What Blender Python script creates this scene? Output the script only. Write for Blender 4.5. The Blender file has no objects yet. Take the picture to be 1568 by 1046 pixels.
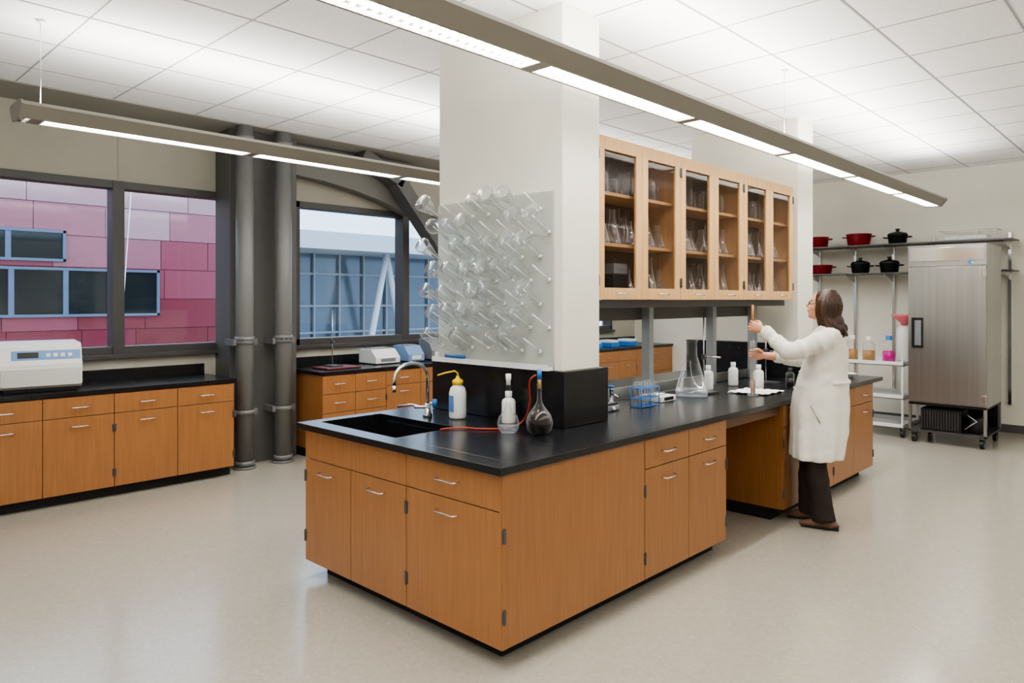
import bpy, bmesh, math, random
from mathutils import Vector, Matrix
random.seed(7)
S=bpy.context.scene
V=Vector
try: S.view_settings.look='AgX - Medium High Contrast'
except Exception: pass
def c(r,g,b):
    f=lambda x:(x/255/12.92) if x/255<=.04045 else ((x/255+.055)/1.055)**2.4
    return (f(r),f(g),f(b),1)
# ---------------------------------------------------------------- materials
def M(name,col,rough=.5,metal=0,spec=.5,emit=None,es=0,coat=0):
    m=bpy.data.materials.new(name); m.use_nodes=True
    p=m.node_tree.nodes['Principled BSDF']
    p.inputs['Base Color'].default_value=col
    p.inputs['Roughness'].default_value=rough
    p.inputs['Metallic'].default_value=metal
    p.inputs['Specular IOR Level'].default_value=spec
    p.inputs['Coat Weight'].default_value=coat
    if emit: p.inputs['Emission Color'].default_value=emit; p.inputs['Emission Strength'].default_value=es
    return m
def noisy(m,col1,col2,scale=(1,1,1),nscale=5,detail=4,lo=.35,hi=.65,bump=0,bdist=.002):
    nt=m.node_tree; n=nt.nodes; p=n['Principled BSDF']
    tc=n.new('ShaderNodeTexCoord'); mp=n.new('ShaderNodeMapping'); mp.inputs['Scale'].default_value=scale
    nz=n.new('ShaderNodeTexNoise'); nz.inputs['Scale'].default_value=nscale; nz.inputs['Detail'].default_value=detail
    rp=n.new('ShaderNodeValToRGB'); rp.color_ramp.elements[0].position=lo; rp.color_ramp.elements[1].position=hi
    rp.color_ramp.elements[0].color=col1; rp.color_ramp.elements[1].color=col2
    nt.links.new(tc.outputs['Object'],mp.inputs[0]); nt.links.new(mp.outputs[0],nz.inputs['Vector'])
    nt.links.new(nz.outputs['Fac'],rp.inputs[0]); nt.links.new(rp.outputs[0],p.inputs['Base Color'])
    if bump:
        b=n.new('ShaderNodeBump'); b.inputs['Strength'].default_value=bump; b.inputs['Distance'].default_value=bdist
        nt.links.new(nz.outputs['Fac'],b.inputs['Height']); nt.links.new(b.outputs[0],p.inputs['Normal'])
    return m
def glass(name,tint=(1,1,1,1),body=.04,bcol=(.9,.95,1,1),edge=.55,power=2.5,gl=.5):
    # thin-walled glass: clear face-on, whiter and more reflective towards grazing angles
    m=bpy.data.materials.new(name); m.use_nodes=True; nt=m.node_tree; n=nt.nodes; n.clear(); L=nt.links.new
    o=n.new('ShaderNodeOutputMaterial'); t=n.new('ShaderNodeBsdfTransparent'); t.inputs[0].default_value=tint
    g=n.new('ShaderNodeBsdfGlossy'); g.inputs['Roughness'].default_value=.04
    d=n.new('ShaderNodeBsdfDiffuse'); d.inputs[0].default_value=bcol
    tr=n.new('ShaderNodeBsdfTranslucent'); tr.inputs[0].default_value=bcol
    dd=n.new('ShaderNodeMixShader'); dd.inputs[0].default_value=.4; L(d.outputs[0],dd.inputs[1]); L(tr.outputs[0],dd.inputs[2])
    mm=n.new('ShaderNodeMixShader'); mm.inputs[0].default_value=gl; L(dd.outputs[0],mm.inputs[1]); L(g.outputs[0],mm.inputs[2])
    lw=n.new('ShaderNodeLayerWeight'); lw.inputs[0].default_value=.5
    pw=n.new('ShaderNodeMath'); pw.operation='POWER'; pw.inputs[1].default_value=power; L(lw.outputs['Facing'],pw.inputs[0])
    ma=n.new('ShaderNodeMath'); ma.operation='MULTIPLY_ADD'; ma.inputs[1].default_value=edge; ma.inputs[2].default_value=body; ma.use_clamp=True
    L(pw.outputs[0],ma.inputs[0])
    m2=n.new('ShaderNodeMixShader'); L(ma.outputs[0],m2.inputs[0]); L(t.outputs[0],m2.inputs[1]); L(mm.outputs[0],m2.inputs[2]); L(m2.outputs[0],o.inputs[0])
    return m
wood=noisy(M('wood_maple_orange',c(158,110,66),.38,coat=.12),c(148,101,60),c(162,112,68),(16,16,.9),3,5,.3,.7)
woodL=noisy(M('wood_maple_light',c(214,165,102),.4,coat=.12),c(202,160,108),c(218,178,127),(14,14,1.1),3,5,.3,.7)
woodE=M('wood_carcass',c(98,68,48),.5)
black=noisy(M('epoxy_black',c(26,27,30),.24),c(20,21,24),c(30,31,35),(1,1,1),30)
kick=M('kick_black',c(24,24,24),.6)
chrome=M('chrome',c(215,215,218),.18,1)
steel=noisy(M('stainless_steel',c(170,168,165),.3,.95),c(168,169,170),c(180,181,182),(12,12,.2),2,2,.3,.7)
steelD=M('steel_dark',c(100,100,102),.4,.8)
whiteP=M('white_plastic',c(228,229,227),.4)
greyP=M('grey_plastic',c(120,124,128),.45)
blackP=M('black_plastic',c(18,18,20),.4)
blueP=M('blue_plastic',c(45,115,190),.35)
redP=M('red_enamel',c(135,28,38),.3)
redT=M('tray_dark_red',c(100,42,42),.4)
yellowP=M('yellow_plastic',c(250,205,10),.4)
orangeT=M('red_rubber_tube',c(170,50,34),.45)
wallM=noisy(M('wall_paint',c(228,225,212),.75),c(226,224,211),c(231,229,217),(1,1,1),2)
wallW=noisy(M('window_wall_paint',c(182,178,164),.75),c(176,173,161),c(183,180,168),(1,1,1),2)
ceilM=noisy(M('ceiling_tile',c(240,239,236),.85),c(234,233,232),c(243,242,241),(1,1,1),60,3,.4,.6,.1,.001)
gridM=M('ceiling_grid_metal',c(156,155,152),.6)
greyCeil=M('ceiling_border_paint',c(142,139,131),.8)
dark=M('steel_paint_dark_grey',c(92,92,90),.45)
gusM=M('steel_paint_mid_grey',c(120,119,115),.55)
pipeM=M('pipe_paint_grey',c(112,113,112),.38)
frameM=M('window_frame_dark',c(80,79,79),.4,.2)
fixM=M('fixture_paint',c(144,141,134),.45,.1)
louvM=M('louver_white',c(240,240,238),.4)
glassM=glass('lab_glass',(.93,.945,.95,1),.085,(.97,.98,.99,1),1.0,1.7,.5)
glassR=glass('lab_glass_rack',(.90,.92,.925,1),.06,(.96,.98,.99,1),1.0,2.2,.75)
glassK=glass('lab_glass_clear',(.97,.975,.975,1),.03,(.95,.97,.98,1),.8,2.2,.6)
glassW=glass('window_glass',(.93,.96,.97,1),.03,(1,1,1,1),.5,4,1.0)
glassC=glass('cabinet_glass',(.86,.84,.84,1),.02,(1,1,1,1),.4,4,1.0)
acryl=glass('acrylic_board',(.93,.94,.93,1),.6,(.80,.82,.79,1),.4,3,.08)
liqDark=M('liquid_dark',c(26,10,8),.1)
liqPink=M('liquid_magenta',c(200,20,140),.15)
liqAmb=M('liquid_amber',c(170,128,78),.15)
liqClr=glass('liquid_clear',(.85,.90,.93,1),.1)
paper=M('paper',c(245,244,240),.8)
# floor
fl=M('floor_speckled_rubber',c(170,164,152),.17,spec=.6)
nt=fl.node_tree; n=nt.nodes; p=n['Principled BSDF']; L=nt.links.new
tc=n.new('ShaderNodeTexCoord'); vo=n.new('ShaderNodeTexVoronoi'); vo.inputs['Scale'].default_value=42
r1=n.new('ShaderNodeValToRGB'); r1.color_ramp.elements[0].position=.09; r1.color_ramp.elements[1].position=.15
r1.color_ramp.elements[0].color=(1,1,1,1); r1.color_ramp.elements[1].color=(0,0,0,1)
sp=n.new('ShaderNodeSeparateColor'); gt=n.new('ShaderNodeMath'); gt.operation='GREATER_THAN'; gt.inputs[1].default_value=.72
mu=n.new('ShaderNodeMath'); mu.operation='MULTIPLY'
nz=n.new('ShaderNodeTexNoise'); nz.inputs['Scale'].default_value=45
r2=n.new('ShaderNodeValToRGB'); r2.color_ramp.elements[0].color=c(164,158,146); r2.color_ramp.elements[1].color=c(170,164,153)
r2.color_ramp.elements[0].position=.35; r2.color_ramp.elements[1].position=.65
mx=n.new('ShaderNodeMix'); mx.data_type='RGBA'; mx.inputs['B'].default_value=c(212,210,202)
L(tc.outputs['Object'],vo.inputs['Vector']); L(tc.outputs['Object'],nz.inputs['Vector'])
L(vo.outputs['Distance'],r1.inputs[0]); L(vo.outputs['Color'],sp.inputs[0]); L(sp.outputs[0],gt.inputs[0])
L(r1.outputs[0],mu.inputs[0]); L(gt.outputs[0],mu.inputs[1]); L(mu.outputs[0],mx.inputs['Factor'])
L(nz.outputs['Fac'],r2.inputs[0]); L(r2.outputs[0],mx.inputs['A']); L(mx.outputs['Result'],p.inputs['Base Color'])
# ---------------------------------------------------------------- builder
class B:
    def __init__(s,name): s.name=name; s.bm=bmesh.new(); s.mats=[]
    def mi(s,m):
        if m not in s.mats: s.mats.append(m)
        return s.mats.index(m)
    def face(s,vs,m,smooth=False):
        try: f=s.bm.faces.new(vs)
        except ValueError: return
        f.material_index=s.mi(m); f.smooth=smooth
    def box(s,x0,x1,y0,y1,z0,z1,m,T=None):
        ps=[V((x,y,z)) for z in (z0,z1) for y in (y0,y1) for x in (x0,x1)]
        if T: ps=[T@q for q in ps]
        v=[s.bm.verts.new(q) for q in ps]
        for q in ((0,2,3,1),(4,5,7,6),(0,1,5,4),(2,6,7,3),(0,4,6,2),(1,3,7,5)): s.face([v[i] for i in q],m)
    def prism(s,poly,axis,a0,a1,m,smooth=False):
        def P(q,a):
            return {'X':V((a,q[0],q[1])),'Y':V((q[0],a,q[1])),'Z':V((q[0],q[1],a))}[axis]
        A=[s.bm.verts.new(P(q,a0)) for q in poly]; C=[s.bm.verts.new(P(q,a1)) for q in poly]
        s.face(A[::-1],m); s.face(C,m); k=len(poly)
        for i in range(k): s.face([A[i],A[(i+1)%k],C[(i+1)%k],C[i]],m,smooth)
    def loft(s,rings,m,caps=True):
        R=[[s.bm.verts.new(q) for q in r] for r in rings]; k=len(R[0])
        for a,b in zip(R,R[1:]):
            for i in range(k): s.face([a[i],a[(i+1)%k],b[(i+1)%k],b[i]],m,True)
        if caps: s.face(R[0][::-1],m,True); s.face(R[-1],m,True)
    def tube(s,pts,r,m,seg=8,caps=True,flat=1.0,ref=None):
        pts=[V(q) for q in pts]; n=len(pts)
        if not isinstance(r,(list,tuple)): r=[r]*n
        rings=[]; prev=None
        for i,q in enumerate(pts):
            t=(pts[min(i+1,n-1)]-pts[max(i-1,0)]).normalized()
            if prev is None:
                a=V(ref) if ref else (V((0,0,1)) if abs(t.z)<.9 else V((1,0,0)))
            else: a=prev
            u=(a-t*a.dot(t)).normalized(); w=t.cross(u); prev=u
            rings.append([q+(u*math.cos(2*math.pi*j/seg)+w*math.sin(2*math.pi*j/seg)*flat)*r[i] for j in range(seg)])
        s.loft(rings,m,caps)
    def lathe(s,prof,m,T=None,seg=20,cap=True):
        T=T or Matrix()
        R=[[T@V((r*math.cos(2*math.pi*j/seg),r*math.sin(2*math.pi*j/seg),z)) for j in range(seg)] for r,z in prof]
        s.loft(R,m,cap)
    def ell(s,cn,ax,m,rot=None,seg=24,rings=14):
        R=[]
        for i in range(1,rings):
            th=math.pi*i/rings
            ring=[]
            for j in range(seg):
                ph=2*math.pi*j/seg
                q=V((ax[0]*math.sin(th)*math.cos(ph),ax[1]*math.sin(th)*math.sin(ph),-ax[2]*math.cos(th)))
                if rot: q=rot@q
                ring.append(V(cn)+q)
            R.append(ring)
        s.loft(R,m)
    def done(s,bevel=0,parent=None,T=None,nrm=True):
        if nrm: bmesh.ops.recalc_face_normals(s.bm,faces=s.bm.faces[:])
        me=bpy.data.meshes.new(s.name)
        if T: bmesh.ops.transform(s.bm,matrix=T,verts=s.bm.verts[:])
        xs=[v.co for v in s.bm.verts]
        o=V(((min(q.x for q in xs)+max(q.x for q in xs))/2,(min(q.y for q in xs)+max(q.y for q in xs))/2,min(q.z for q in xs)))
        bmesh.ops.translate(s.bm,verts=s.bm.verts[:],vec=-o)
        s.bm.to_mesh(me); s.bm.free()
        for m in s.mats: me.materials.append(m)
        ob=bpy.data.objects.new(s.name,me); S.collection.objects.link(ob); ob.location=o
        if bevel:
            b=ob.modifiers.new('bevel','BEVEL'); b.width=bevel; b.segments=2; b.limit_method='ANGLE'; b.angle_limit=math.radians(50)
        if parent:
            ob.parent=parent; ob.matrix_parent_inverse=Matrix.Translation(-parent.location)
        return ob
def empty(name,loc):
    e=bpy.data.objects.new(name,None); S.collection.objects.link(e); e.location=loc; e.empty_display_size=.1; return e
def bx(name,x0,x1,y0,y1,z0,z1,m,bevel=0):
    b=B(name); b.box(x0,x1,y0,y1,z0,z1,m); return b.done(bevel)
def TR(x,y,z,rz=0,s=1): return Matrix.Translation((x,y,z))@Matrix.Rotation(rz,4,'Z')@Matrix.Scale(s,4)
def voxel(ob,size,smooth=4,disp=0,dscale=.1):
    m=ob.modifiers.new('r','REMESH'); m.mode='VOXEL'; m.voxel_size=size; m.use_smooth_shade=True
    if smooth: q=ob.modifiers.new('s','SMOOTH'); q.iterations=smooth; q.factor=.5
    if disp:
        tx=bpy.data.textures.new('cl','CLOUDS'); tx.noise_scale=dscale; tx.noise_depth=1
        d=ob.modifiers.new('d','DISPLACE'); d.texture=tx; d.strength=disp; d.mid_level=.5
    dg=bpy.context.evaluated_depsgraph_get(); me=bpy.data.meshes.new_from_object(ob.evaluated_get(dg))
    mats=[x for x in ob.data.materials]; ob.modifiers.clear(); ob.data=me
    me.materials.clear()
    for x in mats: me.materials.append(x)
    for f in me.polygons: f.material_index=0; f.use_smooth=True
# ---------------------------------------------------------------- room shell
H=3.37; XW=-7.3; XR=2.6; YB=10.8; YF=-3.0
bx('floor',XW-.2,XR+.2,YF-.2,YB+.2,-.1,0,fl)
bx('ceiling',-6.73,XR+.2,YF-.2,YB+.2,H,H+.1,ceilM)
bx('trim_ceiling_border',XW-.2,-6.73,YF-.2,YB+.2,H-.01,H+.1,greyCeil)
g=B('trim_ceiling_grid')
for i in range(-6,8):
    x=-1.49-.68*i
    if -6.73<x<XR: g.box(x-.006,x+.006,YF,YB,H-.003,H,gridM)
for i in range(-4,16):
    y=.70*i
    if YF<y<YB: g.box(-6.73,XR,y-.004,y+.004,H-.0025,H,gridM)
g.done()
bx('wall_back',XW-.2,XR+.2,YB,YB+.2,0,H,wallM)
bx('wall_right',XR,XR+.2,YF,YB,0,H,wallM)
bx('wall_front',XW-.2,XR+.2,YF-.2,YF,0,H,wallM)
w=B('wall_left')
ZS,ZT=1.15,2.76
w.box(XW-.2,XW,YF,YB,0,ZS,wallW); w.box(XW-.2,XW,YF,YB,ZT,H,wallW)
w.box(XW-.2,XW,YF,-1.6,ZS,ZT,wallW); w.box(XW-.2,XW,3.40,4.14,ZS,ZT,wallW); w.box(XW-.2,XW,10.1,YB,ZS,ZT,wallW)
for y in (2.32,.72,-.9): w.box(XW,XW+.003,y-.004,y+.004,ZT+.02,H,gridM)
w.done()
bx('baseboard_back',-5.9,XR,YB-.015,YB,0,.1,dark)
def window(name,y0,y1,mull):
    b=B(name); t=.07
    b.box(XW-.14,XW+.02,y0,y1,ZS,ZS+t,frameM); b.box(XW-.14,XW+.02,y0,y1,ZT-t,ZT,frameM)
    b.box(XW-.14,XW+.02,y0,y0+t*.7,ZS,ZT,frameM); b.box(XW-.14,XW+.02,y1-t*.7,y1,ZS,ZT,frameM)
    for m_ in mull: b.box(XW-.14,XW+.03,m_-.05,m_+.05,ZS,ZT,frameM)
    b.box(XW-.075,XW-.069,y0,y1,ZS+.03,ZT-.03,glassW)
    b.box(XW,XW+.06,y0-.03,y1+.03,ZS-.04,ZS,frameM)
    b.done(.003)
window('window_1',-1.6,3.40,[2.32,.72,-.9])
window('window_2',4.14,10.1,[5.67,7.2,8.7])
b=B('steel_column')
b.box(XW+.001,-6.97,3.24,3.97,0,H-.011,dark)
b.done(.004)
b=B('steel_gusset_plate')
b.prism([(3.98,H-.02),(3.98,3.02),(4.4,2.99),(4.8,2.93),(5.2,2.84),(5.5,2.74),(5.62,2.70),(5.62,H-.02)],'X',-7.27,-7.12,gusM)
b.box(-7.12,-7.10,3.98,5.62,3.2,H-.02,dark)
b.done(.004)
b=B('diagonal_brace')
def rectbar(b,p0,p1,w,h,m,up=V((1,0,0))):
    p0=V(p0);p1=V(p1);t=(p1-p0).normalized();s_=t.cross(up).normalized()
    R=[[p+up*a*w/2+s_*q*h/2 for a,q in ((1,1),(-1,1),(-1,-1),(1,-1))] for p in (p0,p1)]
    A=[b.bm.verts.new(q) for q in R[0]];C=[b.bm.verts.new(q) for q in R[1]]
    b.face(A,m);b.face(C[::-1],m)
    for i in range(4): b.face([A[i],A[(i+1)%4],C[(i+1)%4],C[i]],m)
rectbar(b,(-6.99,4.78,3.32),(-6.99,5.35,3.06),.2,.15,dark)
rectbar(b,(-6.99,5.3,3.08),(-6.99,7.05,1.10),.2,.17,dark)
b.done(.004)
for yy in (3.31,3.72):
    b=B('vertical_pipe'); x=-6.80
    b.tube([(x,yy,0),(x,yy,H-.012)],.085,pipeM,24)
    for z in (.03,.53,1.22,1.25,H-.15): b.tube([(x,yy,z),(x,yy,z+.045)],.095,pipeM,24)
    for z in (.55,1.24): b.box(x-.17,x+.02,yy-.125,yy-.09,z-.03,z+.03,pipeM); b.box(x-.17,x+.02,yy+.09,yy+.125,z-.03,z+.03,pipeM)
    b.tube([(x,yy,.0),(x,yy,.02)],.11,pipeM,24)
    b.done()
def pillar(x0,x1,y0,y1):
    bx('pillar',x0,x1,y0,y1,1.24,H,wallM,.004)
    bx('pillar_splash_base',x0-.05,x1+.03,y0-.02,y1+.05,.916,1.24,black,.003)
pillar(-3.74,-2.655,3.20,3.55)
pillar(-3.86,-2.74,6.76,7.12)
# ---------------------------------------------------------------- cabinets
ZBOT=.09
def mapper(face,plane):
    if face=='+X': return lambda a,n,z:V((plane+n,a,z))
    return lambda a,n,z:V((a,plane-n,z))
def panel(b,face,plane,a0,a1,z0,z1,m,t=.02,g=.0025):
    if face=='+X': b.box(plane,plane+t,a0+g,a1-g,z0+g,z1-g,m)
    else: b.box(a0+g,a1-g,plane-t,plane,z0+g,z1-g,m)
def handle(b,face,plane,a,z,w=.13,t=.02):
    P=mapper(face,plane)
    b.tube([P(a-w/2,t-.002,z),P(a-w/2,t+.022,z-.002),P(a-w/2+.012,t+.032,z-.004),P(a+w/2-.012,t+.032,z-.004),P(a+w/2,t+.022,z-.002),P(a+w/2,t-.002,z)],.0045,chrome,8)
def hinge(b,face,plane,a,z,t=.02):
    P=mapper(face,plane); q=P(a,t+.003,z)
    b.tube([q-V((0,0,.035)),q+V((0,0,.035))],.006,steelD,8)
    a0=P(a-.013,t-.001,z-.03);a1=P(a+.013,t+.003,z+.03)
    b.box(min(a0.x,a1.x),max(a0.x,a1.x),min(a0.y,a1.y),max(a0.y,a1.y),a0.z,a1.z,steelD)
def unit(b,face,plane,a0,a1,n=2,zd=.705,zt=.872,zb=ZBOT,m=None,hl=True):
    m=m or wood
    wd=(a1-a0)/n
    for i in range(n):
        p0=a0+i*wd;p1=p0+wd
        panel(b,face,plane,p0,p1,zd,zt,m); handle(b,face,plane,(p0+p1)/2,(zd+zt)/2)
        panel(b,face,plane,p0,p1,zb,zd,m); handle(b,face,plane,(p0+p1)/2,zd-.07)
    for z in (zb+.12,zd-.12):
        hinge(b,face,plane,a0+.004,z); hinge(b,face,plane,a1-.004,z)
CT=.914
b=B('island_base_cabinet')
x0,x1,y0,y1=-3.90,-2.26,2.30,7.28
zt=.878
for (a0,a1) in ((2.30,4.37),(5.26,7.28)):
    b.box(x1-.02,x1,a0+.021,a1-.021,ZBOT,zt,woodE)
    b.box(-2.86,x1,a1-.02,a1,ZBOT,zt,wood)
    if a0>3: b.box(-2.86,x1,a0,a0+.02,ZBOT,zt,wood)
    b.box(-2.86,x1-.021,a0+.021,a1-.021,ZBOT+.001,ZBOT+.02,woodE)
    b.box(-2.80,x1-.08,a0+(.08 if a0<3 else .0),a1-(.08 if a0>3 else 0),0,ZBOT,kick)
b.box(x0+.021,x1-.02,y0,y0+.02,ZBOT,zt,woodE)
b.box(x0,x0+.02,y0,y1,ZBOT,zt,wood)
b.box(x0+.08,-2.80,y0+.08,y1-.08,0,ZBOT,kick)
b.box(x0+.021,x1-.021,y0+.021,y0+.9,ZBOT,ZBOT+.02,woodE)
b.box(x0+.021,x1-.02,y1-.019,y1-.001,ZBOT,zt,wood)
b.box(-2.90,-2.861,4.3,5.3,ZBOT,zt,wood)
b.box(-2.84,-2.27,4.37,5.26,.80,zt,woodE)
panel(b,'+X',x1,2.28,3.415,ZBOT,.875,wood)
unit(b,'+X',x1,3.415,4.37,2)
unit(b,'+X',x1,5.26,6.27,2); unit(b,'+X',x1,6.27,7.28,2)
hinge(b,'+X',x1,2.292,.60);hinge(b,'+X',x1,2.292,.24)
f='-Y'
panel(b,f,y0,x0,-2.923,.705,.872,wood)
panel(b,f,y0,x0,-3.42,ZBOT,.705,wood); panel(b,f,y0,-3.42,-2.923,ZBOT,.705,wood)
panel(b,f,y0,-2.923,-2.243,.705,.872,wood); panel(b,f,y0,-2.923,-2.243,ZBOT,.705,wood)
handle(b,f,y0,-3.66,.64,.14);handle(b,f,y0,-3.17,.64,.14);handle(b,f,y0,-2.60,.795,.15);handle(b,f,y0,-2.60,.64,.15)
for a in (x0+.003,-2.923):
    for z in (.24,.60): hinge(b,f,y0,a,z)
X0,X1,Y0,Y1=-3.945,-2.215,2.245,7.49
sx0,sx1,sy0,sy1=-3.86,-3.12,2.36,2.80
z0=.878
b.box(X0,X1,Y0,sy0,z0,CT,black); b.box(X0,X1,sy1,Y1,z0,CT,black)
b.box(X0,sx0,sy0,sy1,z0,CT,black); b.box(sx1,X1,sy0,sy1,z0,CT,black)
b.box(sx0-.01,sx0,sy0-.01,sy1+.01,.64,z0,black);b.box(sx1,sx1+.01,sy0-.01,sy1+.01,.64,z0,black)
b.box(sx0,sx1,sy0-.01,sy0,.64,z0,black);b.box(sx0,sx1,sy1,sy1+.01,.64,z0,black)
b.box(sx0-.01,sx1+.01,sy0-.01,sy1+.01,.63,.64,black)
b.tube([(-3.5,2.58,.64),(-3.5,2.58,.643)],.04,chrome,16)
b.done(.002)
def bench(name,y0,y1,units,xf=-6.60):
    b=B(name)
    b.box(XW+.002,xf-.001,y0+.021,y1-.021,ZBOT,.878,woodE); b.box(XW+.001,xf,y0,y0+.02,ZBOT,.878,wood); b.box(XW+.001,xf,y1-.02,y1,ZBOT,.878,wood)
    b.box(XW+.001,xf-.07,y0,y1,0,ZBOT,kick)
    for u in units: u(b,xf)
    b.box(XW+.001,xf+.03,y0-.02,y1+.02,.878,CT,black)
    b.box(XW+.001,XW+.02,y0-.02,y1+.02,CT,CT+.1,black)
    b.done(.002)
us=[(lambda b,xf,a=a:unit(b,'+X',xf,a,a+1.035,2)) for a in (3.10-1.035*4,3.10-1.035*3,3.10-1.035*2,3.10-1.035)]
bench('base_cabinet_run',3.10-1.035*4,3.10,us)
def drawers(b,xf,a0,a1,n=4):
    h=(.872-ZBOT)/n
    for i in range(n):
        panel(b,'+X',xf,a0,a1,ZBOT+i*h,ZBOT+(i+1)*h,wood); handle(b,'+X',xf,(a0+a1)/2,ZBOT+(i+.55)*h)
us=[lambda b,xf:drawers(b,xf,4.0,4.4),lambda b,xf:drawers(b,xf,4.4,4.8)]
us+=[(lambda b,xf,a=a:unit(b,'+X',xf,a,a+.98,2)) for a in (4.8,5.78,6.76,7.74,8.72)]
us+=[lambda b,xf:drawers(b,xf,9.7,10.76)]
bench('base_cabinet_run',4.0,10.76,us,-6.53)
# upper cabinets
UX0,UX1=-3.05,-2.74; UZ0,UZ1=1.655,2.69
b=B('glass_door_upper_cabinet')
for i in range(3):
    a=3.62+i*.992; a1=a+.992
    b.box(UX0,UX1,a,a+.02,UZ0,UZ1,woodL); b.box(UX0,UX1,a1-.02,a1,UZ0,UZ1,woodL)
    b.box(UX0,UX1,a+.0201,a1-.0201,UZ0,UZ0+.02,woodL); b.box(UX0,UX1,a+.0201,a1-.0201,UZ1-.02,UZ1,woodL)
    b.box(UX0+.001,UX0+.01,a+.0201,a1-.0201,UZ0+.02,UZ1-.02,woodE)
    for z in (2.0,2.33): b.box(UX0+.01,UX1-.03,a+.02,a1-.02,z,z+.022,woodL)
    for k in range(2):
        p0=a+k*.496+.002;p1=p0+.492;s=.068
        b.box(UX1,UX1+.022,p0,p0+s,UZ0,UZ1,woodL);b.box(UX1,UX1+.022,p1-s,p1,UZ0,UZ1,woodL)
        b.box(UX1,UX1+.022,p0+s,p1-s,UZ0,UZ0+.075,woodL);b.box(UX1,UX1+.022,p0+s,p1-s,UZ1-.085,UZ1,woodL)
        b.box(UX1+.008,UX1+.012,p0+s,p1-s,UZ0+.07,UZ1-.08,glassC)
        handle(b,'+X',UX1+.002,(p0+p1)/2,UZ0+.04,.11)
        hy=p0+.003 if k==0 else p1-.003
        for z in (UZ0+.12,UZ1-.12): hinge(b,'+X',UX1+.002,hy,z)
b.done(.0015)
b=B('cabinet_support_frame')
postM=M('post_paint',c(165,170,170),.4,.3)
for y in (3.75,4.75,5.75,6.55): b.box(-3.125,-3.055,y-.03,y+.03,.915,2.69,postM)
b.box(-3.20,-3.126,3.62,6.72,1.50,1.654,dark); b.box(-3.054,-2.80,3.62,6.6,1.60,1.653,steelD)
b.box(-3.20,-3.126,3.62,6.72,2.55,2.69,dark)
b.box(-3.14,-3.126,3.62,6.7,.92,1.0,steel)
b.done(.002)
# ---------------------------------------------------------------- glassware profiles
def erlen(b,T,h=.2,r=.065,m=None,seg=20):
    m=m or glassM; n=r*.32
    b.lathe([(.001,0),(r*.92,0),(r,.02*h/.2),(r*.97,.1*h),(n*1.05,.72*h),(n,.78*h),(n,.96*h),(n*1.25,h),(n*1.1,h)],m,T,seg,False)
def beaker(b,T,h=.12,r=.045,m=None):
    m=m or glassM
    b.lathe([(.001,0),(r*.95,0),(r,.008),(r,h*.96),(r*1.08,h),(r*.97,h)],m,T,20,False)
def volfl(b,T,h=.3,r=.055,m=None,liq=None):
    m=m or glassM; n=.012
    b.lathe([(.001,0),(r*.6,0),(r*.9,r*.35),(r,r*.85),(r*.85,r*1.4),(r*.45,r*1.9),(n*1.1,r*2.4),(n,r*2.9),(n,h*.97),(n*1.4,h)],m,T,20,False)
    if liq: b.lathe([(.001,.003),(r*.57,.003),(r*.87,r*.37),(r*.97,r*.85),(r*.82,r*1.38),(r*.44,r*1.82),(.001,r*1.85)],liq,T,20,False)
def bottle(b,T,h=.18,r=.04,m=None,cap=None,liq=None):
    m=m or whiteP
    b.lathe([(.001,0),(r*.95,0),(r,.008),(r,h*.66),(r*.85,h*.74),(r*.42,h*.8),(r*.42,h*.86)],m,T,20,False)
    if cap: b.lathe([(r*.5,h*.84),(r*.5,h),(.001,h)],cap,T,16,False)
    if liq: b.lathe([(.001,.004),(r*.95,.004),(r*.95,h*.45),(.001,h*.45)],liq,T,20,False)
b=B('cabinet_glassware')
for zi,z in enumerate((UZ0+.021,2.023,2.353)):
    y=3.72
    while y<6.57:
        inpost=any(abs(y-(3.62+k*.992))<.07 for k in range(4)) or (zi==0 and 3.8<y<4.14)
        if not inpost:
            x=random.uniform(-2.88,-2.83); k=random.random(); T=TR(x,y,z)
            if zi==2: beaker(b,T,random.uniform(.10,.17),random.uniform(.035,.045)) if k<.5 else bottle(b,T,.19,.038,glassM)
            elif zi==1: erlen(b,T,random.uniform(.16,.24),.056)
            else: erlen(b,T,random.uniform(.18,.28),.058) if k<.6 else volfl(b,T,.28,.05)
            if random.random()<.6: volfl(b,TR(-2.97,y,z),.27,.042)
        y+=random.uniform(.105,.125)
b.done()
b=B('storage_box'); b.box(-2.95,-2.80,3.90,4.06,UZ0+.021,UZ0+.17,blackP); b.box(-2.95,-2.80,3.905,4.055,UZ0+.171,UZ0+.24,greyP); b.done(.003)
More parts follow.
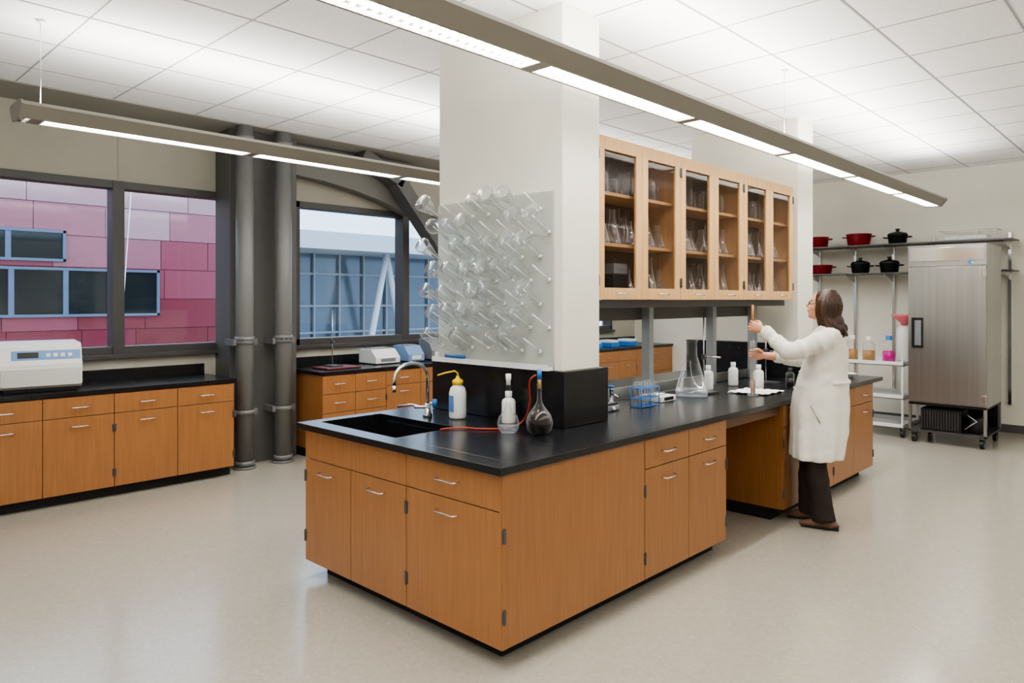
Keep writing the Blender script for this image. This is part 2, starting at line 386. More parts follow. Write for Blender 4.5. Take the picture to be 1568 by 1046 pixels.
# ---------------------------------------------------------------- drying rack
pegM=M('peg_plastic',c(235,238,236),.3)
b=B('glassware_drying_rack')
b.box(-3.735,-2.715,3.185,3.197,1.262,2.29,acryl)
b.box(-3.735,-2.715,3.13,3.184,1.243,1.26,pegM); b.box(-3.735,-2.715,3.13,3.14,1.26,1.275,pegM)
pd=V((0,-.87,.5))
items=[]
for r in range(7):
    for k in range(7):
        x=-3.68+k*.145+(.07 if r%2 else 0); z=1.345+r*.14
        if x>-2.74: continue
        q=V((x,3.184,z)); b.tube([q,q+pd*.17],.005,pegM,6); b.tube([q,q+pd*.012],.012,pegM,8)
        items.append((q,r,k))
b.tube([(-3.60,3.135,1.285),(-3.42,3.135,1.285)],.012,blueP,8)
b.done()
b=B('drying_glassware')
for q,r,k in items:
    if k>0 and random.random()>.68: continue
    h=random.uniform(.15,.19); kind=random.random()
    z=-pd; xx=V((1,0,0)); yy=z.cross(xx)
    tilt=Matrix((xx,yy,z)).transposed().to_4x4()
    T=Matrix.Translation(q+pd*(h+.035))@tilt
    if kind<.45: beaker(b,T,h*.8,random.uniform(.040,.050),glassR)
    elif kind<.85: erlen(b,T,h,random.uniform(.050,.060),glassR)
    else: volfl(b,T,h*1.15,.05,glassR)
b.done()
# ---------------------------------------------------------------- sink fittings & bench items
b=B('gooseneck_faucet')
fx,fy=-3.54,2.93
b.lathe([(.03,.916),(.03,.93),(.018,.94),(.016,1.0)],chrome,TR(fx,fy,0),16)
arc=[(fx,fy,.99),(fx,fy,1.17)]+[(fx-.0,fy-.13+.13*math.cos(a),1.17+.09*math.sin(a)) for a in [math.pi*i/8 for i in range(1,9)]]+[(fx,fy-.26,1.12)]
b.tube(arc,.011,chrome,10)
b.tube([(fx,fy-.26,1.13),(fx,fy-.26,1.09)],[.014,.012],chrome,10)
b.tube([(fx,fy,1.0),(fx+.07,fy,1.0)],.011,chrome); b.tube([(fx+.07,fy,.985),(fx+.07,fy,1.03)],.016,blueP)
b.tube([(fx,fy,.965),(fx-.10,fy-.05,.985),(fx-.2,fy-.08,.965)],.008,chrome)
b.tube([(fx+.06,fy-.03,.916),(fx+.06,fy-.03,.985),(fx+.02,fy-.12,.99)],.01,chrome)
b.done()
b=B('wash_bottle')
T=TR(-3.355,3.02,.916)
b.lathe([(.001,0),(.05,0),(.054,.01),(.054,.16),(.045,.19),(.028,.205),(.028,.215)],whiteP,T,24,False)
b.lathe([(.034,.21),(.034,.235),(.012,.25),(.01,.262)],yellowP,T,20)
b.tube([(-3.355,3.02,1.17),(-3.355,3.02,1.195),(-3.36,3.0,1.21),(-3.39,2.95,1.20),(-3.42,2.91,1.185)],.005,yellowP,8)
b.box(-3.375,-3.335,2.964,2.968,.96,1.06,M('label_blue',c(90,130,190),.5)); b.done()
b=B('reagent_bottle'); bottle(b,TR(-3.0,3.11,.916),.19,.042,whiteP,whiteP); b.done()
b=B('volumetric_flask'); T=TR(-2.78,2.88,.916); volfl(b,T,.27,.062,glassK,None)
b.lathe([(.011,.265),(.013,.29),(.016,.30),(.016,.325),(.001,.327)],whiteP,T,12)
b.lathe([(.001,.003),(.036,.003),(.055,.022),(.059,.04),(.001,.04)],liqClr,T,20,False); b.done()
b=B('volumetric_flask'); T=TR(-2.63,2.97,.916); volfl(b,T,.27,.075,glassK,liqDark)
b.lathe([(.011,.25),(.011,.34),(.001,.34)],woodL,T,12); b.lathe([(.013,.30),(.013,.355),(.001,.355)],blueP,T,12); b.done()
b=B('rubber_tube')
def bez(ps,n=40):
    out=[];P=[V(q) for q in ps];P=[P[0]]+P+[P[-1]]
    for i in range(1,len(P)-2):
        for k in range(n):
            t=k/n;a,bb,cc,d=P[i-1],P[i],P[i+1],P[i+2]
            out.append(.5*((2*bb)+(-a+cc)*t+(2*a-5*bb+4*cc-d)*t*t+(-a+3*bb-3*cc+d)*t*t*t))
    out.append(P[-1]);return out
b.tube(bez([(-2.645,2.96,1.24),(-2.68,2.945,1.20),(-2.72,2.99,1.07),(-2.80,3.02,.96),(-2.86,2.95,.922),(-2.95,2.83,.922),(-3.04,2.79,.922),(-3.09,2.72,.922),(-3.10,2.66,.922)],8),.005,orangeT,8)
b.done()
def rack(x,y,z=.916,n=6):
    b=B('test_tube_rack')
    for zz in (.005,.06,.13):
        for s in (-.045,0,.045):
            b.tube([(x+s,y-.11,z+zz),(x+s,y+.11,z+zz)],.003,blueP,6)
        for k in range(n+1): b.tube([(x-.045,y-.11+k*.22/n,z+zz),(x+.045,y-.11+k*.22/n,z+zz)],.003,blueP,6)
    for s in (-.045,.045):
        for k in (-.11,0,.11): b.tube([(x+s,y+k,z),(x+s,y+k,z+.13)],.004,blueP,6)
    for s in (-.022,.022):
        for k in range(n): b.lathe([(.001,.012),(.007,.016),(.009,.025),(.009,.17),(.011,.173)],glassM,TR(x+s,y-.11+(k+.5)*.22/n,z),10,False)
    b.done()
rack(-2.80,4.27)
b=B('large_erlenmeyer_flask'); T=TR(-2.83,4.96,.916)
erlen(b,T,.43,.125,glassK,28)
b.lathe([(.001,.004),(.12,.004),(.12,.03),(.113,.055),(.001,.055)],liqClr,T,28,False); b.done()
for q in ((-2.93,5.40),(-2.92,5.82),(-2.66,5.75)):
    b=B('reagent_bottle'); bottle(b,TR(q[0],q[1],.916),.2,.042,whiteP,whiteP); b.done()
b=B('laboratory_bottle'); bottle(b,TR(-2.52,6.05,.916),.16,.035,glassK,blackP,liqDark); b.done()
def stand(x,y,h=.6,arm=V((.2,0,0)),base=.916):
    b=B('retort_stand'); b.box(x-.06,x+.10,y-.07,y+.07,base,base+.014,steelD); b.tube([(x,y,base+.014),(x,y,base+.014+h)],.006,chrome,8)
    b.tube([(x,y,1.2),V((x,y,1.2))+arm],.006,chrome,8); b.box(x-.015,x+.015,y-.015,y+.015,1.18,1.22,steelD); b.done()
stand(-2.86,5.2,.6,V((.12,.05,0)))
stand(-2.80,6.2,.5,V((.15,0,0)))
stand(-6.80,4.30,.60,V((.05,.0,0)),.937)
b=B('red_tray'); b.box(-6.93,-6.62,4.13,4.55,.916,.935,redT); b.done(.004)
b=B('paper_towel')
N=10;vs=[[b.bm.verts.new((-2.72+.30*i/N,5.32+.34*j/N+.04*i/N,.918+.012*abs(math.sin(i*1.7+j*2.3)))) for j in range(N+1)] for i in range(N+1)]
for i in range(N):
    for j in range(N): b.face([vs[i][j],vs[i+1][j],vs[i+1][j+1],vs[i][j+1]],paper,True)
b.done()
b=B('hot_plate'); b.box(-2.98,-2.82,3.85,4.0,.916,.95,greyP); b.box(-2.97,-2.83,3.86,3.99,.95,.965,blackP); b.tube([(-2.82,3.92,.933),(-2.805,3.92,.933)],.012,whiteP,12); b.done(.004)
b=B('weighing_scale'); b.box(-2.99,-2.80,4.48,4.68,.916,.955,whiteP); b.tube([(-2.9,4.58,.955),(-2.9,4.58,.97)],.065,chrome,20); b.box(-2.80,-2.795,4.52,4.64,.925,.948,blackP); b.done(.004)
b=B('gas_turret'); b.lathe([(.03,.916),(.03,.93),(.015,.94),(.015,1.02),(.02,1.03),(.001,1.035)],chrome,TR(-3.0,4.15,0),14)
b.tube([(-3.0,4.15,.99),(-2.94,4.12,.99),(-2.91,4.10,.98)],.008,chrome); b.tube([(-3.0,4.15,1.03),(-3.0,4.15,1.05)],.02,blueP,8); b.done()
b=B('evaporating_dish'); b.lathe([(.001,.916),(.03,.916),(.055,.95),(.058,.955),(.052,.95),(.028,.922),(.001,.92)],whiteP,TR(-2.42,7.2,0),20,False); b.done()
# ---------------------------------------------------------------- instruments on wall benches
b=B('benchtop_centrifuge')
T=TR(-6.92,1.60,CT+.002,math.radians(-8))
prof=[(-.26,.03),(.20,.03),(.24,.06),(.235,.22),(.19,.36),(.15,.385),(-.22,.395),(-.26,.36)]
m_=whiteP
A=[b.bm.verts.new(T@V((x,-.28,z))) for x,z in prof];C=[b.bm.verts.new(T@V((x,.28,z))) for x,z in prof]
b.face(A,m_);b.face(C[::-1],m_)
for i in range(len(prof)): b.face([A[i],A[(i+1)%8],C[(i+1)%8],C[i]],m_)
def slab(u0,u1,v0,v1,m,o=.004):
    p0=V((.235,0,.22));p1=V((.19,0,.36));nn=V((.95,0,.3)).normalized()
    q=[T@(p0.lerp(p1,v)+V((0,u,0))+nn*k) for k in (-.002,o) for (u,v) in ((u0,v0),(u1,v0),(u1,v1),(u0,v1))]
    v=[b.bm.verts.new(x) for x in q]
    for f_ in ((0,1,2,3),(4,5,6,7),(0,1,5,4),(1,2,6,5),(2,3,7,6),(3,0,4,7)): b.face([v[i] for i in f_],m)
slab(-.20,.27,.28,.80,M('panel_blue',c(110,150,200),.4)); slab(-.16,-.02,.38,.7,blackP,.007)
for k in range(4): slab(.03+k*.05,.06+k*.05,.42,.62,whiteP,.007)
b.box(-.24,.20,-.285,.285,.25,.262,greyP,T); b.box(.236,.243,-.27,.27,.05,.19,M('panel_lightgrey',c(205,206,204),.4),T)
b.box(-.24,.2,-.25,.25,0,.03,blackP,T)
b.done(.012)
def device(name,x,y,w,d,h,m=whiteP,scr=blueP):
    b=B(name)
    b.prism([(x-d/2,CT+.012),(x+d/2,CT+.012),(x+d/2,CT+h*.45),(x+d*.2,CT+h),(x-d/2,CT+h)],'Y',y-w/2,y+w/2,m)
    for sx in (-1,1):
        for sy in (-1,1): b.tube([(x+sx*d*.4,y+sy*w*.4,CT+.001),(x+sx*d*.4,y+sy*w*.4,CT+.013)],.015,blackP,8)
    b.box(x+d*.5,x+d*.5+.004,y-w*.3,y+w*.3,CT+.03,CT+h*.4,scr); b.box(x-d*.4,x+d*.1,y-w*.4,y+w*.4,CT+h,CT+h+.01,greyP); b.done(.008)
panB=M('panel_paleblue',c(120,150,190),.4)
device('thermal_cycler',-6.95,5.03,.34,.34,.17,whiteP,greyP)
device('spectrophotometer',-6.95,5.46,.24,.30,.19,panB,whiteP)
device('heating_block',-6.95,5.83,.22,.25,.26,greyP,whiteP)
device('vortex_mixer',-6.95,6.12,.16,.2,.3,whiteP,blackP)
for i,y in enumerate((8.3,8.75,9.2,9.7)):
    b=B('pipette_tip_box'); b.box(-6.90,-6.65,y,y+.22,CT+.002,CT+.07,blueP); b.box(-6.89,-6.66,y+.01,y+.21,CT+.071,CT+.11,whiteP); b.done(.005)
b=B('reagent_bottle_row')
for k in range(7): bottle(b,TR(-7.05,8.2+k*.14,CT+.002),.22,.045,glassM if k%2 else whiteP,blueP)
b.done()
# ---------------------------------------------------------------- light fixtures
def fixture(xc,y0,y1,step,first,pw=1.0):
    b=B('linear_pendant_light'); z=2.74
    poly=[(xc-.062,z+.025),(xc-.062,z),(xc-.075,z),(xc-.135,z+.07),(xc-.13,z+.09),(xc-.09,z+.10),(xc+.09,z+.10),(xc+.13,z+.09),(xc+.135,z+.07),(xc+.075,z),(xc+.062,z),(xc+.062,z+.025)]
    b.prism(poly,'Y',y0,y1,fixM)
    for e in (y0-.01,y1): b.prism([(xc-.08,z-.006),(xc-.142,z+.07),(xc-.137,z+.094),(xc-.09,z+.106),(xc+.09,z+.106),(xc+.137,z+.094),(xc+.142,z+.07),(xc+.08,z-.006)],'Y',e,e+.01,fixM)
    ys=[first+step*k for k in range(-12,14)]
    for y in ys:
        if y0<y<y1: b.box(xc-.062,xc+.062,y-.035,y+.035,z,z+.024,fixM)
    y=y0+.03
    while y<y1-.02:
        b.box(xc-.06,xc+.06,y-.0015,y+.0015,z+.002,z+.02,louvM); y+=.05
    b.box(xc-.002,xc+.002,y0,y1,z+.002,z+.02,louvM)
    for y in [first+2*step,first+5*step]+([y0+.12] if y0>0 else []):
        if y0<y<y1:
            b.tube([(xc,y,z+.1),(xc,y,H)],.0025,chrome,6); b.tube([(xc,y,H-.02),(xc,y,H-.001)],[.012,.03],whiteP,12)
    b.done()
    def area(name,zz,up,power,w):
        l=bpy.data.lights.new(name,'AREA'); l.shape='RECTANGLE'; l.size=w; l.size_y=y1-y0-.1; l.energy=power*pw; l.color=(1,.975,.935)
        o=bpy.data.objects.new(name,l); S.collection.objects.link(o); o.location=(xc,(y0+y1)/2,zz)
        if up: o.rotation_euler=(math.pi,0,0)
    area('pendant_downlight',z+.0225,False,(y1-y0)*DOWN,.118)
    area('pendant_uplight',z+.115,True,(y1-y0)*UP,.14)
DOWN=17; UP=19
fixture(-2.25,-2.6,9.46,1.39,2.52)
fixture(-5.15,1.08,9.46,1.39,2.56)
fixture(.75,-2.6,9.46,1.39,2.52,.6)
# ---------------------------------------------------------------- fridge area
b=B('stainless_refrigerator')
fx0,fx1,fy0,fy1=-2.48,-1.70,9.30,10.12
b.box(fx0,fx1,fy0+.05,fy1,.46,2.28,steel)
b.box(fx0+.004,fx1-.004,fy0,fy0+.048,.48,2.03,steel)
b.box(fx0,fx1,fy0+.01,fy0+.05,2.04,2.28,steel); b.box(fx0+.02,fx1-.02,fy0,fy0+.01,2.10,2.25,chrome)
b.tube([(fx1-.15,fy0-.002,2.08),(fx1-.15,fy0+.02,2.08)],.025,blueP,16); b.tube([(fx1-.13,fy0-.004,2.07),(fx1-.13,fy0+.01,2.07)],.012,whiteP,12)
b.box(fx0+.05,fx0+.16,fy0-.02,fy0,1.10,1.45,blackP); b.box(fx0+.075,fx0+.145,fy0-.026,fy0-.019,1.13,1.42,greyP)
b.box(fx0+.05,fx0+.07,fy0-.045,fy0-.02,1.10,1.45,blackP)
for z in (.56,1.95): b.box(fx1-.035,fx1-.001,fy0-.012,fy0+.02,z-.04,z+.04,chrome)
b.box(fx0,fx1,fy0+.02,fy1,.44,.46,blackP)
b.box(fx0,fx0+.03,fy0+.02,fy0+.05,.13,.46,steel);b.box(fx1-.03,fx1,fy0+.02,fy0+.05,.13,.46,steel)
b.box(fx0,fx0+.03,fy1-.03,fy1,.13,.46,steel);b.box(fx1-.03,fx1,fy1-.03,fy1,.13,.46,steel)
b.box(fx0,fx1,fy0+.02,fy1,.13,.15,steelD)
b.box(fx0+.12,fx1-.25,fy0+.06,fy0+.40,.15,.40,blackP)
b.box(fx0+.03,fx1-.03,fy1-.02,fy1-.01,.15,.44,blackP)
for k in range(14): b.box(fx0+.13+k*.028,fx0+.14+k*.028,fy0+.045,fy0+.06,.17,.38,steelD)
b.lathe([(.10,.0),(.11,.05),(.11,.15),(.06,.2),(.001,.21)],blackP,TR(fx1-.14,fy0+.25,.15),16)
b.tube([(fx1-.22,fy0+.08,.2),(fx1-.1,fy0+.06,.3),(fx1-.2,fy0+.1,.36)],.008,chrome)
def caster(b,x,y,r=.05,m=blackP):
    b.tube([(x-.018,y,r+.0),(x+.018,y,r)],r,m,20); b.tube([(x-.02,y,r),(x+.02,y,r)],r*.45,chrome,12)
    b.box(x-.027,x-.021,y-.02,y+.02,r*.8,r*2+.02,steelD);b.box(x+.021,x+.027,y-.02,y+.02,r*.8,r*2+.02,steelD);b.box(x-.03,x+.03,y-.03,y+.03,r*2+.012,r*2+.03,steelD)
for x in (fx0+.05,fx1-.05):
    for y in (fy0+.07,fy1-.06): caster(b,x,y)
b.done(.004)
b=B('mounted_shelf_unit')
def shelf(x0,x1,z):
    b.box(x0,x1,10.33,10.76,z-.018,z,steelD)
shelf(-4.15,-1.62,2.40); shelf(-4.15,-2.50,2.02); shelf(-1.98,-1.62,2.02)
for x in (-4.05,-3.55,-3.05,-2.56,-1.72):
    b.box(x-.018,x+.018,10.765,10.798,.35,2.5,chrome)
    for z in (2.38,2.0):
        b.prism([(10.765,z),(10.765,z-.10),(10.40,z-.02),(10.36,z)],'X',x-.008,x+.008,chrome)
b.done(.002)
def pot(x,y,z,r,h,m,lid=False):
    b=B('cooking_pot')
    b.lathe([(.001,0),(r*.8,0),(r*.88,.01),(r,h),(r*1.05,h+.004),(r*1.05,h+.012),(r*.96,h+.012),(r*.82,.02),(.001,.015)],m,TR(x,y,z+.001),24,False)
    for s in (-1,1): b.tube([(x+s*r*.97,y-.04,z+h*.8),(x+s*(r+.045),y-.03,z+h*.85),(x+s*(r+.045),y+.03,z+h*.85),(x+s*r*.97,y+.04,z+h*.8)],.009,m,8)
    if lid:
        b.lathe([(r*1.03,h+.012),(r*.9,h+.035),(r*.3,h+.055),(.02,h+.06),(.02,h+.075),(.035,h+.09),(.001,h+.10)],m,TR(x,y,z+.001),24)
    b.done()
pot(-3.95,10.52,2.40,.12,.14,redP); pot(-3.42,10.52,2.40,.16,.15,redP); pot(-2.93,10.52,2.40,.12,.11,blackP,True)
pot(-3.93,10.52,2.02,.15,.12,redP); pot(-3.40,10.52,2.02,.12,.12,blackP,True); pot(-3.03,10.52,2.02,.12,.12,blackP,True)
b=B('wire_drying_tray')
for z in (2.41,2.53):
    b.tube([(-2.42,10.38,z),(-1.80,10.38,z),(-1.80,10.72,z),(-2.42,10.72,z),(-2.42,10.38,z)],.007,whiteP,8)
for x in (-2.42,-2.2,-2.0,-1.80):
    for y in (10.38,10.72): b.tube([(x,y,2.405),(x,y,2.53)],.005,whiteP,6)
for k in range(12): b.tube([(-2.4+k*.054,10.38,2.408),(-2.4+k*.054,10.72,2.408)],.004,whiteP,6)
b.box(-2.35,-1.9,10.42,10.68,2.415,2.46,whiteP)
b.done()
b=B('utility_cart')
cx0,cx1,cy0,cy1=-3.45,-2.57,9.48,10.15
for z in (.12,.47,.87):
    b.box(cx0,cx1,cy0,cy1,z-.012,z,whiteP)
    b.box(cx0,cx1,cy0,cy0+.012,z-.012,z+.04,whiteP);b.box(cx0,cx1,cy1-.012,cy1,z-.012,z+.04,whiteP);b.box(cx0,cx0+.012,cy0,cy1,z-.012,z+.04,whiteP);b.box(cx1-.012,cx1,cy0,cy1,z-.012,z+.04,whiteP)
for x in (cx0+.02,cx1-.02):
    for y in (cy0+.02,cy1-.02): b.tube([(x,y,.11),(x,y,.95)],.016,whiteP,10); caster(b,x,y,.045)
b.done(.002)
b=B('reagent_bottle'); bottle(b,TR(-3.05,9.75,.871),.32,.075,glassK,whiteP,liqAmb); b.done()
b=B('reagent_bottle'); bottle(b,TR(-3.27,9.80,.871),.33,.07,glassK,whiteP,liqAmb); b.done()
b=B('reagent_bottle'); bottle(b,TR(-2.80,9.70,.871),.34,.075,glassK,blueP,liqPink); b.done()
b=B('filter_funnel_stand'); T=TR(-2.70,9.98,.871)
b.lathe([(.001,0),(.08,0),(.09,.06),(.09,.42),(.05,.46),(.001,.46)],whiteP,T,20); b.lathe([(.03,.46),(.05,.5),(.15,.58),(.15,.6),(.14,.6),(.04,.5),(.001,.48)],M('funnel_pink',c(225,120,130),.4),T,24); b.done()
# ---------------------------------------------------------------- exterior
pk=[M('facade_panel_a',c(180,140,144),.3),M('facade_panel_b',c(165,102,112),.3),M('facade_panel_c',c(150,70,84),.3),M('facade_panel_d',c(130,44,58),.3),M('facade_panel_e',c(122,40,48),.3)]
blueF=M('facade_window_frame',c(98,114,138),.4); fglass=M('facade_glass',c(42,48,50),.06,.3)
joint=M('facade_joint',c(80,42,50),.7)
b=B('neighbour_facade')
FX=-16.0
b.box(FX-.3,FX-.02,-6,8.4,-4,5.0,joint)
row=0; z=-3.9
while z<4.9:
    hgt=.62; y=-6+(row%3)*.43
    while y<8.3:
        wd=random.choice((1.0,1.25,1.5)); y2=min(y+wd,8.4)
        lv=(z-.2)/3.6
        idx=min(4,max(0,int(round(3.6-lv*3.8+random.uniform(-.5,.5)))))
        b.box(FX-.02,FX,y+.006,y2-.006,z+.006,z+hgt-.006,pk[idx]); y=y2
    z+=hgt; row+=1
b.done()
def fwin(y0,y1,z0,z1,mull):
    b=B('neighbour_facade_window')
    b.box(FX+.001,FX+.02,y0,y1,z0,z1,fglass)
    for (a,d,e,f_) in ((y0,y1,z0,z0+.05),(y0,y1,z1-.05,z1),(y0,y0+.05,z0,z1),(y1-.05,y1,z0,z1)): b.box(FX+.001,FX+.07,a,d,e,f_,blueF)
    for m_ in mull: b.box(FX+.001,FX+.06,m_-.045,m_+.045,z0,z1,blueF)
    b.done()
fwin(-2,4.14,2.40,3.0,[3.2,1.8,.5]); fwin(-2,5.88,1.33,2.28,[3.25,4.14,5.1,1.8,.4])
b=B('suspension_cable')
for y0_,y1_ in ((5.2,4.7),(6.7,6.95),(6.9,7.3)): b.tube([(-13,y0_*.86,5.5),(-13,y1_*.86,-1)],.01,whiteP,6)
b.done()
cw=M('curtain_wall_frame',c(140,146,152),.5); cg=M('curtain_glass',c(90,102,114),.12,.2); wh=M('roof_white',c(200,203,207),.6)
b=B('neighbour_glass_building')
GX=-24
b.box(GX-.2,GX,9.9,32,-4,3.4,cg)
for k in range(20): b.box(GX,GX+.12,9.9+k*1.1,9.97+k*1.1,-4,3.4,cw)
for z in (-2.5,-1,.4,1.4,2.6): b.box(GX,GX+.1,9.9,32,z,z+.08,cw)
b.box(GX-6,GX+2.5,9.7,32,3.4,4.0,wh)
b.tube([(GX+1.5,15.2,-3),(GX+1.5,16.6,3.4)],.12,wh,12); b.tube([(GX+1.5,18.0,-3),(GX+1.5,16.6,3.4)],.12,wh,12)
b.box(GX+.13,GX+.8,13.2,15.5,-.9,.2,wh)
b.done()
bx('outside_ground',-60,-7.6,-40,60,-4.2,-4,M('ground_paving',c(130,128,122),.9))
# ---------------------------------------------------------------- woman
skin=noisy(M('skin',c(214,160,130),.5),c(208,150,120),c(220,168,138),(1,1,1),8)
hairM=noisy(M('hair_brown',c(62,38,24),.42),c(30,18,12),c(74,46,30),(30,30,3),4,4,.35,.65,.6,.004)
coatM=M('lab_coat_cotton',c(234,231,221),.85)
pantM=M('trousers_dark',c(38,28,25),.8); shoeM=M('shoe_leather',c(110,80,62),.5)
F_=V((-.97,-.243,0)).normalized(); L_=V((-F_.y,F_.x,0)); O_=V((-1.99,5.40,0))
WT=Matrix(((F_.x,L_.x,0,O_.x),(F_.y,L_.y,0,O_.y),(0,0,1,0),(0,0,0,1)))
wo=empty('woman_in_lab_coat',O_)
b=B('lab_coat')
secs=[(.50,.055,.18,.215),(.56,.05,.186,.215),(.70,.04,.197,.21),(.85,.035,.198,.205),(.95,.03,.190,.20),(1.05,.015,.172,.182),(1.13,.0,.156,.172),(1.22,-.01,.148,.175),(1.30,-.02,.135,.18),(1.37,-.025,.112,.17),(1.42,-.025,.085,.13),(1.455,-.02,.065,.08),(1.48,-.01,.058,.062)]
N=64
rings=[]
for i in range(len(secs)-1):
    for k in range(4):
        t=k/4; s0,s1=secs[i],secs[i+1]
        z,cf,hd,hw=[s0[q]+(s1[q]-s0[q])*t for q in range(4)]
        low=max(0,(1.08-z)/.58)
        ring=[]
        for j in range(N):
            a=2*math.pi*j/N
            fold=1+low*(.055*math.sin(a*6+1+z*1.2)+.04*math.sin(a*11+z*3))+(.022*math.sin(z*55+math.sin(a*2)*2.5) if 1.0<z<1.4 else 0)
            ring.append(V((cf+hd*fold*math.cos(a),hw*fold*math.sin(a),z)))
        rings.append(ring)
b.loft(rings,coatM)
def chain(b,pts,rs,m,seg=16,sub=6,wr=0):
    P=bez(pts,sub); R=[]
    for i in range(len(rs)-1):
        for k in range(sub): R.append(rs[i]+(rs[i+1]-rs[i])*k/sub)
    R.append(rs[-1])
    if wr: R=[r*(1+wr*math.sin(i*1.9)*math.sin(i*.55+.4)) for i,r in enumerate(R)]
    b.tube(P,R,m,seg)
SL=V((-.03,.155,1.375)); EL=V((.21,.235,1.285)); WL=V((.405,.18,1.435))
SR=V((-.02,-.155,1.375)); ER=V((.20,-.215,1.20)); WR=V((.435,-.06,1.225))
chain(b,[SL+V((-.02,-.06,.01)),SL,SL.lerp(EL,.5)+V((0,.01,-.01)),EL,EL.lerp(WL,.5)+V((0,0,-.008)),EL.lerp(WL,.93)],[.07,.078,.068,.064,.056,.047],coatM,20,6,.13)
chain(b,[SR+V((-.02,.06,.01)),SR,SR.lerp(ER,.5),ER,ER.lerp(WR,.4),ER.lerp(WR,.72)],[.07,.076,.066,.06,.053,.046],coatM,20,6,.13)
b.tube([EL.lerp(WL,.86),EL.lerp(WL,.95)],[.052,.050],coatM,18)
for s in (1,-1):
    chain(b,[V((-.07,0,1.478)),V((-.05,s*.06,1.472)),V((.01,s*.078,1.455)),V((.07,s*.055,1.40)),V((.118,s*.02,1.32))],[.018,.018,.019,.016,.011],coatM,10)
chain(b,[V((.232,.0,.52)),V((.235,.0,.85)),V((.19,.0,1.05)),V((.138,.0,1.22)),V((.118,.0,1.32))],[.010,.010,.010,.010,.009],coatM,8)
b.tube([V((.015+.176*math.cos(a),.186*math.sin(a),1.06)) for a in [math.radians(q) for q in range(120,245,10)]],.012,coatM,8,True)
o=b.done(0,wo,WT); voxel(o,.008,2,.014,.12)
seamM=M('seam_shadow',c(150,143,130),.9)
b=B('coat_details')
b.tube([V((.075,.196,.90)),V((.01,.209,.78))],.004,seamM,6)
for z in (.70,.85,1.0,1.12): b.ell(V((.24 if z<.9 else (.215 if z<1.05 else .175),.004,z)),(.006,.008,.008),whiteP,None,10,6)
b.done(0,wo,WT)
b=B('trousers')
chain(b,[V((.04,.08,.92)),V((.05,.085,.7)),V((.055,.085,.48)),V((.025,.08,.25)),V((-.0,.08,.055))],[.095,.09,.078,.076,.08],pantM,18)
chain(b,[V((.04,-.08,.92)),V((.07,-.09,.7)),V((.11,-.10,.48)),V((.125,-.105,.25)),V((.12,-.105,.055))],[.095,.09,.078,.074,.078],pantM,18)
b.ell((.04,0,.92),(.12,.17,.12),pantM)
o=b.done(0,wo,WT); voxel(o,.012,3,.014,.08)
for nm,(f0,l0) in (('left_shoe',(-.03,.08)),('right_shoe',(.09,-.105))):
    b=B(nm)
    chain(b,[V((f0-.055,l0,.032)),V((f0-.02,l0,.04)),V((f0+.05,l0,.042)),V((f0+.12,l0,.03)),V((f0+.175,l0,.022)),V((f0+.195,l0,.018))],[.024,.036,.038,.03,.02,.01],shoeM,14)
    b.box(f0-.07,f0-.01,l0-.028,l0+.028,.001,.03,blackP)
    b.box(f0-.01,f0+.18,l0-.032,l0+.032,.001,.014,blackP)
    b.done(0,wo,WT)
HC=V((.015,0,1.605)); HR=Matrix.Rotation(math.radians(-13),3,'Y')
def hp(f,l,z): return HC+HR@V((f,l,z))
b=B('head')
R3=HR
b.ell(hp(-.005,0,.025),(.095,.073,.095),skin,R3)
b.ell(hp(.03,0,-.045),(.058,.052,.062),skin,R3)
b.ell(hp(.062,0,-.085),(.022,.026,.02),skin,R3)
b.ell(hp(.075,0,.028),(.016,.045,.012),skin,R3)
b.ell(hp(.058,.036,-.025),(.022,.018,.022),skin,R3); b.ell(hp(.058,-.036,-.025),(.022,.018,.022),skin,R3)
b.tube([hp(.083,0,.02),hp(.098,0,-.0),hp(.112,0,-.018),hp(.094,0,-.028)],[.007,.009,.012,.010],skin,12)
b.ell(hp(.084,0,-.047),(.012,.022,.007),skin,R3); b.ell(hp(.081,0,-.06),(.012,.02,.007),skin,R3)
for s in (-1,1): b.ell(hp(-.005,s*.075,-.005),(.018,.007,.03),skin,R3)
b.tube([hp(-.02,0,-.03),V((-.01,0,1.50)),V((-.015,0,1.44))],[.05,.048,.055],skin,18)
o=b.done(0,wo,WT); voxel(o,.0045,3)
b=B('face_features')
eyeW=M('eye_white',c(235,232,228),.2); lipM=M('lips',c(170,80,75),.4)
for s in (-1,1):
    b.ell(hp(.074,s*.031,.008),(.012,.013,.009),eyeW,R3,12,8); b.ell(hp(.084,s*.031,.008),(.004,.006,.006),blackP,R3,10,6)
    b.tube([hp(.083,s*.014,.026),hp(.086,s*.03,.031),hp(.074,s*.05,.027)],[.003,.0035,.002],hairM,6)
b.tube([hp(.090,-.02,-.052),hp(.0965,0,-.051),hp(.090,.02,-.052)],[.002,.0045,.002],lipM,8)
b.done(0,wo,WT)
b=B('glasses')
for s in (-1,1):
    b.tube([hp(.094+.0*math.cos(a),s*.031+.021*math.cos(a),.006+.015*math.sin(a)) for a in [2*math.pi*i/16 for i in range(17)]],.0016,blackP,6)
    b.tube([hp(.094,s*.052,.01),hp(.06,s*.072,.01),hp(-.0,s*.080,.008)],.0018,blackP,6)
b.tube([hp(.094,-.010,.01),hp(.099,0,.012),hp(.094,.010,.01)],.0016,blackP,6)
b.done(0,wo,WT)
b=B('hair')
b.ell(hp(-.022,0,.035),(.101,.086,.100),hairM,R3)
b.ell(hp(-.06,0,-.04),(.072,.084,.11),hairM,R3)
for s in (-1,1): b.ell(hp(-.028,s*.058,-.05),(.048,.030,.10),hairM,R3)
b.ell(V((-.075,0,1.485)),(.055,.088,.07),hairM)
random.seed(3)
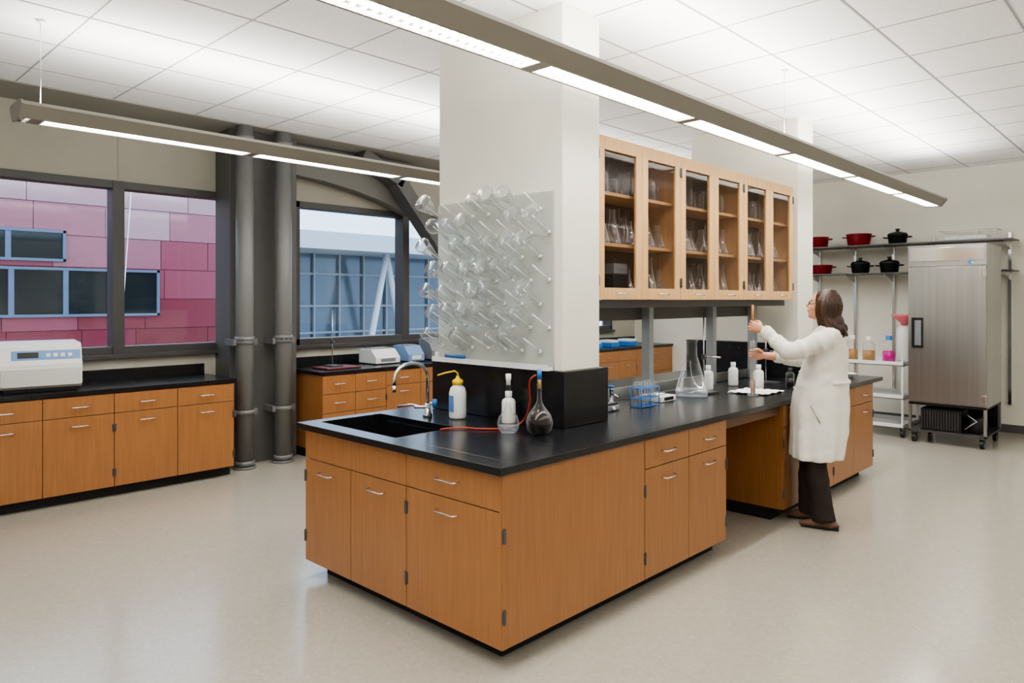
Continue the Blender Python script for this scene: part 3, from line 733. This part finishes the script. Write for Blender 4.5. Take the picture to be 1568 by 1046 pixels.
for k in range(64):
    a=math.radians(58+244*(k+random.uniform(-.4,.4))/63)
    e=V((math.cos(a),math.sin(a),0)); j=random.uniform(-.003,.008)
    top=hp(-.02,0,.128)+V((e.x*.03,e.y*.03,0)); mid=hp(-.022+e.x*(.092+j),e.y*(.088+j),.04); lo=hp(-.035+e.x*(.088+j),e.y*(.094+j),-.07)
    end=V((-.06+e.x*.078,e.y*.102,random.uniform(1.405,1.47)))
    tip=end+V((random.uniform(-.02,.03),random.uniform(-.012,.012),-.03))
    chain(b,[top,mid,lo,end,tip],[.009,.0115,.012,.011,.003],hairM,8,4)
o=b.done(0,wo,WT); voxel(o,.0045,1)
def hand(name,W,D,S_,N_,cuff):
    b=B(name); D=D.normalized(); N_=(N_-D*N_.dot(D)).normalized(); S_=(S_-D*S_.dot(D)-N_*S_.dot(N_)).normalized()
    P=lambda d,s,n: W+D*d+S_*s+N_*n
    b.tube([cuff,W],[.034,.026],skin,14)
    rings=[]
    for d,w_,t in ((-.012,.024,.018),(.01,.028,.017),(.035,.037,.016),(.06,.041,.0145),(.08,.040,.012),(.088,.036,.008)):
        rings.append([P(d,w_*math.cos(2*math.pi*j/18),t*math.sin(2*math.pi*j/18)) for j in range(18)])
    b.loft(rings,skin)
    for s0,l,r in ((.031,.95,.0086),(.0105,1.05,.0088),(-.0105,.98,.0084),(-.031,.78,.0074)):
        a=P(.072,s0,0); q=a+D*.034*l+N_*.018*l; k=q+D*.002*l+N_*.026*l; e=k-D*.018*l+N_*.006*l
        b.tube([a,a.lerp(q,.6)+D*.003,q,q.lerp(k,.5)+D*.003,k,k.lerp(e,.6)+N_*.002,e],[r*1.1,r*1.03,r*1.06,r*.95,r*.95,r*.85,r*.6],skin,12)
    t0=P(.02,.026,.006);t1=P(.048,.046,.022);t2=P(.074,.042,.040);t3=P(.09,.03,.050)
    b.tube([t0,t1,t2,t3],[.014,.0115,.0098,.007],skin,12)
    o=b.done(0,wo,WT); voxel(o,.0028,2)
    return WT@P(.085,0,.026)
gl=hand('left_hand',WL,V((.9,-.1,.25)),V((-.2,0,1)),V((.1,-1,0)),EL.lerp(WL,.85))
gr=hand('right_hand',WR,V((1,.15,.05)),V((0,0,1)),V((0,1,0)),ER.lerp(WR,.66))
b=B('burette')
b.tube([gl+V((0,0,-.34)),gl+V((0,0,-.30)),gl+V((0,0,-.29)),gl+V((0,0,.02))],[.003,.004,.0085,.0085],glassK,12)
b.tube([gl+V((0,0,-.02)),gl+V((0,0,.16))],.0095,M('pipette_orange',c(176,112,66),.4),12); b.done()
b=B('graduated_cylinder')
b.lathe([(.001,0),(.04,0),(.04,.012),(.019,.016),(.019,gr.z-.916+.10),(.024,gr.z-.916+.11)],glassM,TR(gr.x,gr.y,.916),20,False)
b.lathe([(.001,.018),(.0175,.018),(.0175,.12),(.001,.12)],liqAmb,TR(gr.x,gr.y,.916),16,False); b.done()
# ---------------------------------------------------------------- world & camera
w=bpy.data.worlds.new('World'); S.world=w; w.use_nodes=True
bg=w.node_tree.nodes['Background']; bg.inputs[0].default_value=(.62,.78,1,1); bg.inputs[1].default_value=3.0
cam=bpy.data.cameras.new('Camera'); co=bpy.data.objects.new('Camera',cam); S.collection.objects.link(co); S.camera=co
co.location=(0,0,1.65); co.rotation_euler=(math.radians(90),0,math.radians(43.7))
cam.lens=36*1104/1568; cam.sensor_width=36; cam.shift_y=-.0402; cam.clip_start=.05
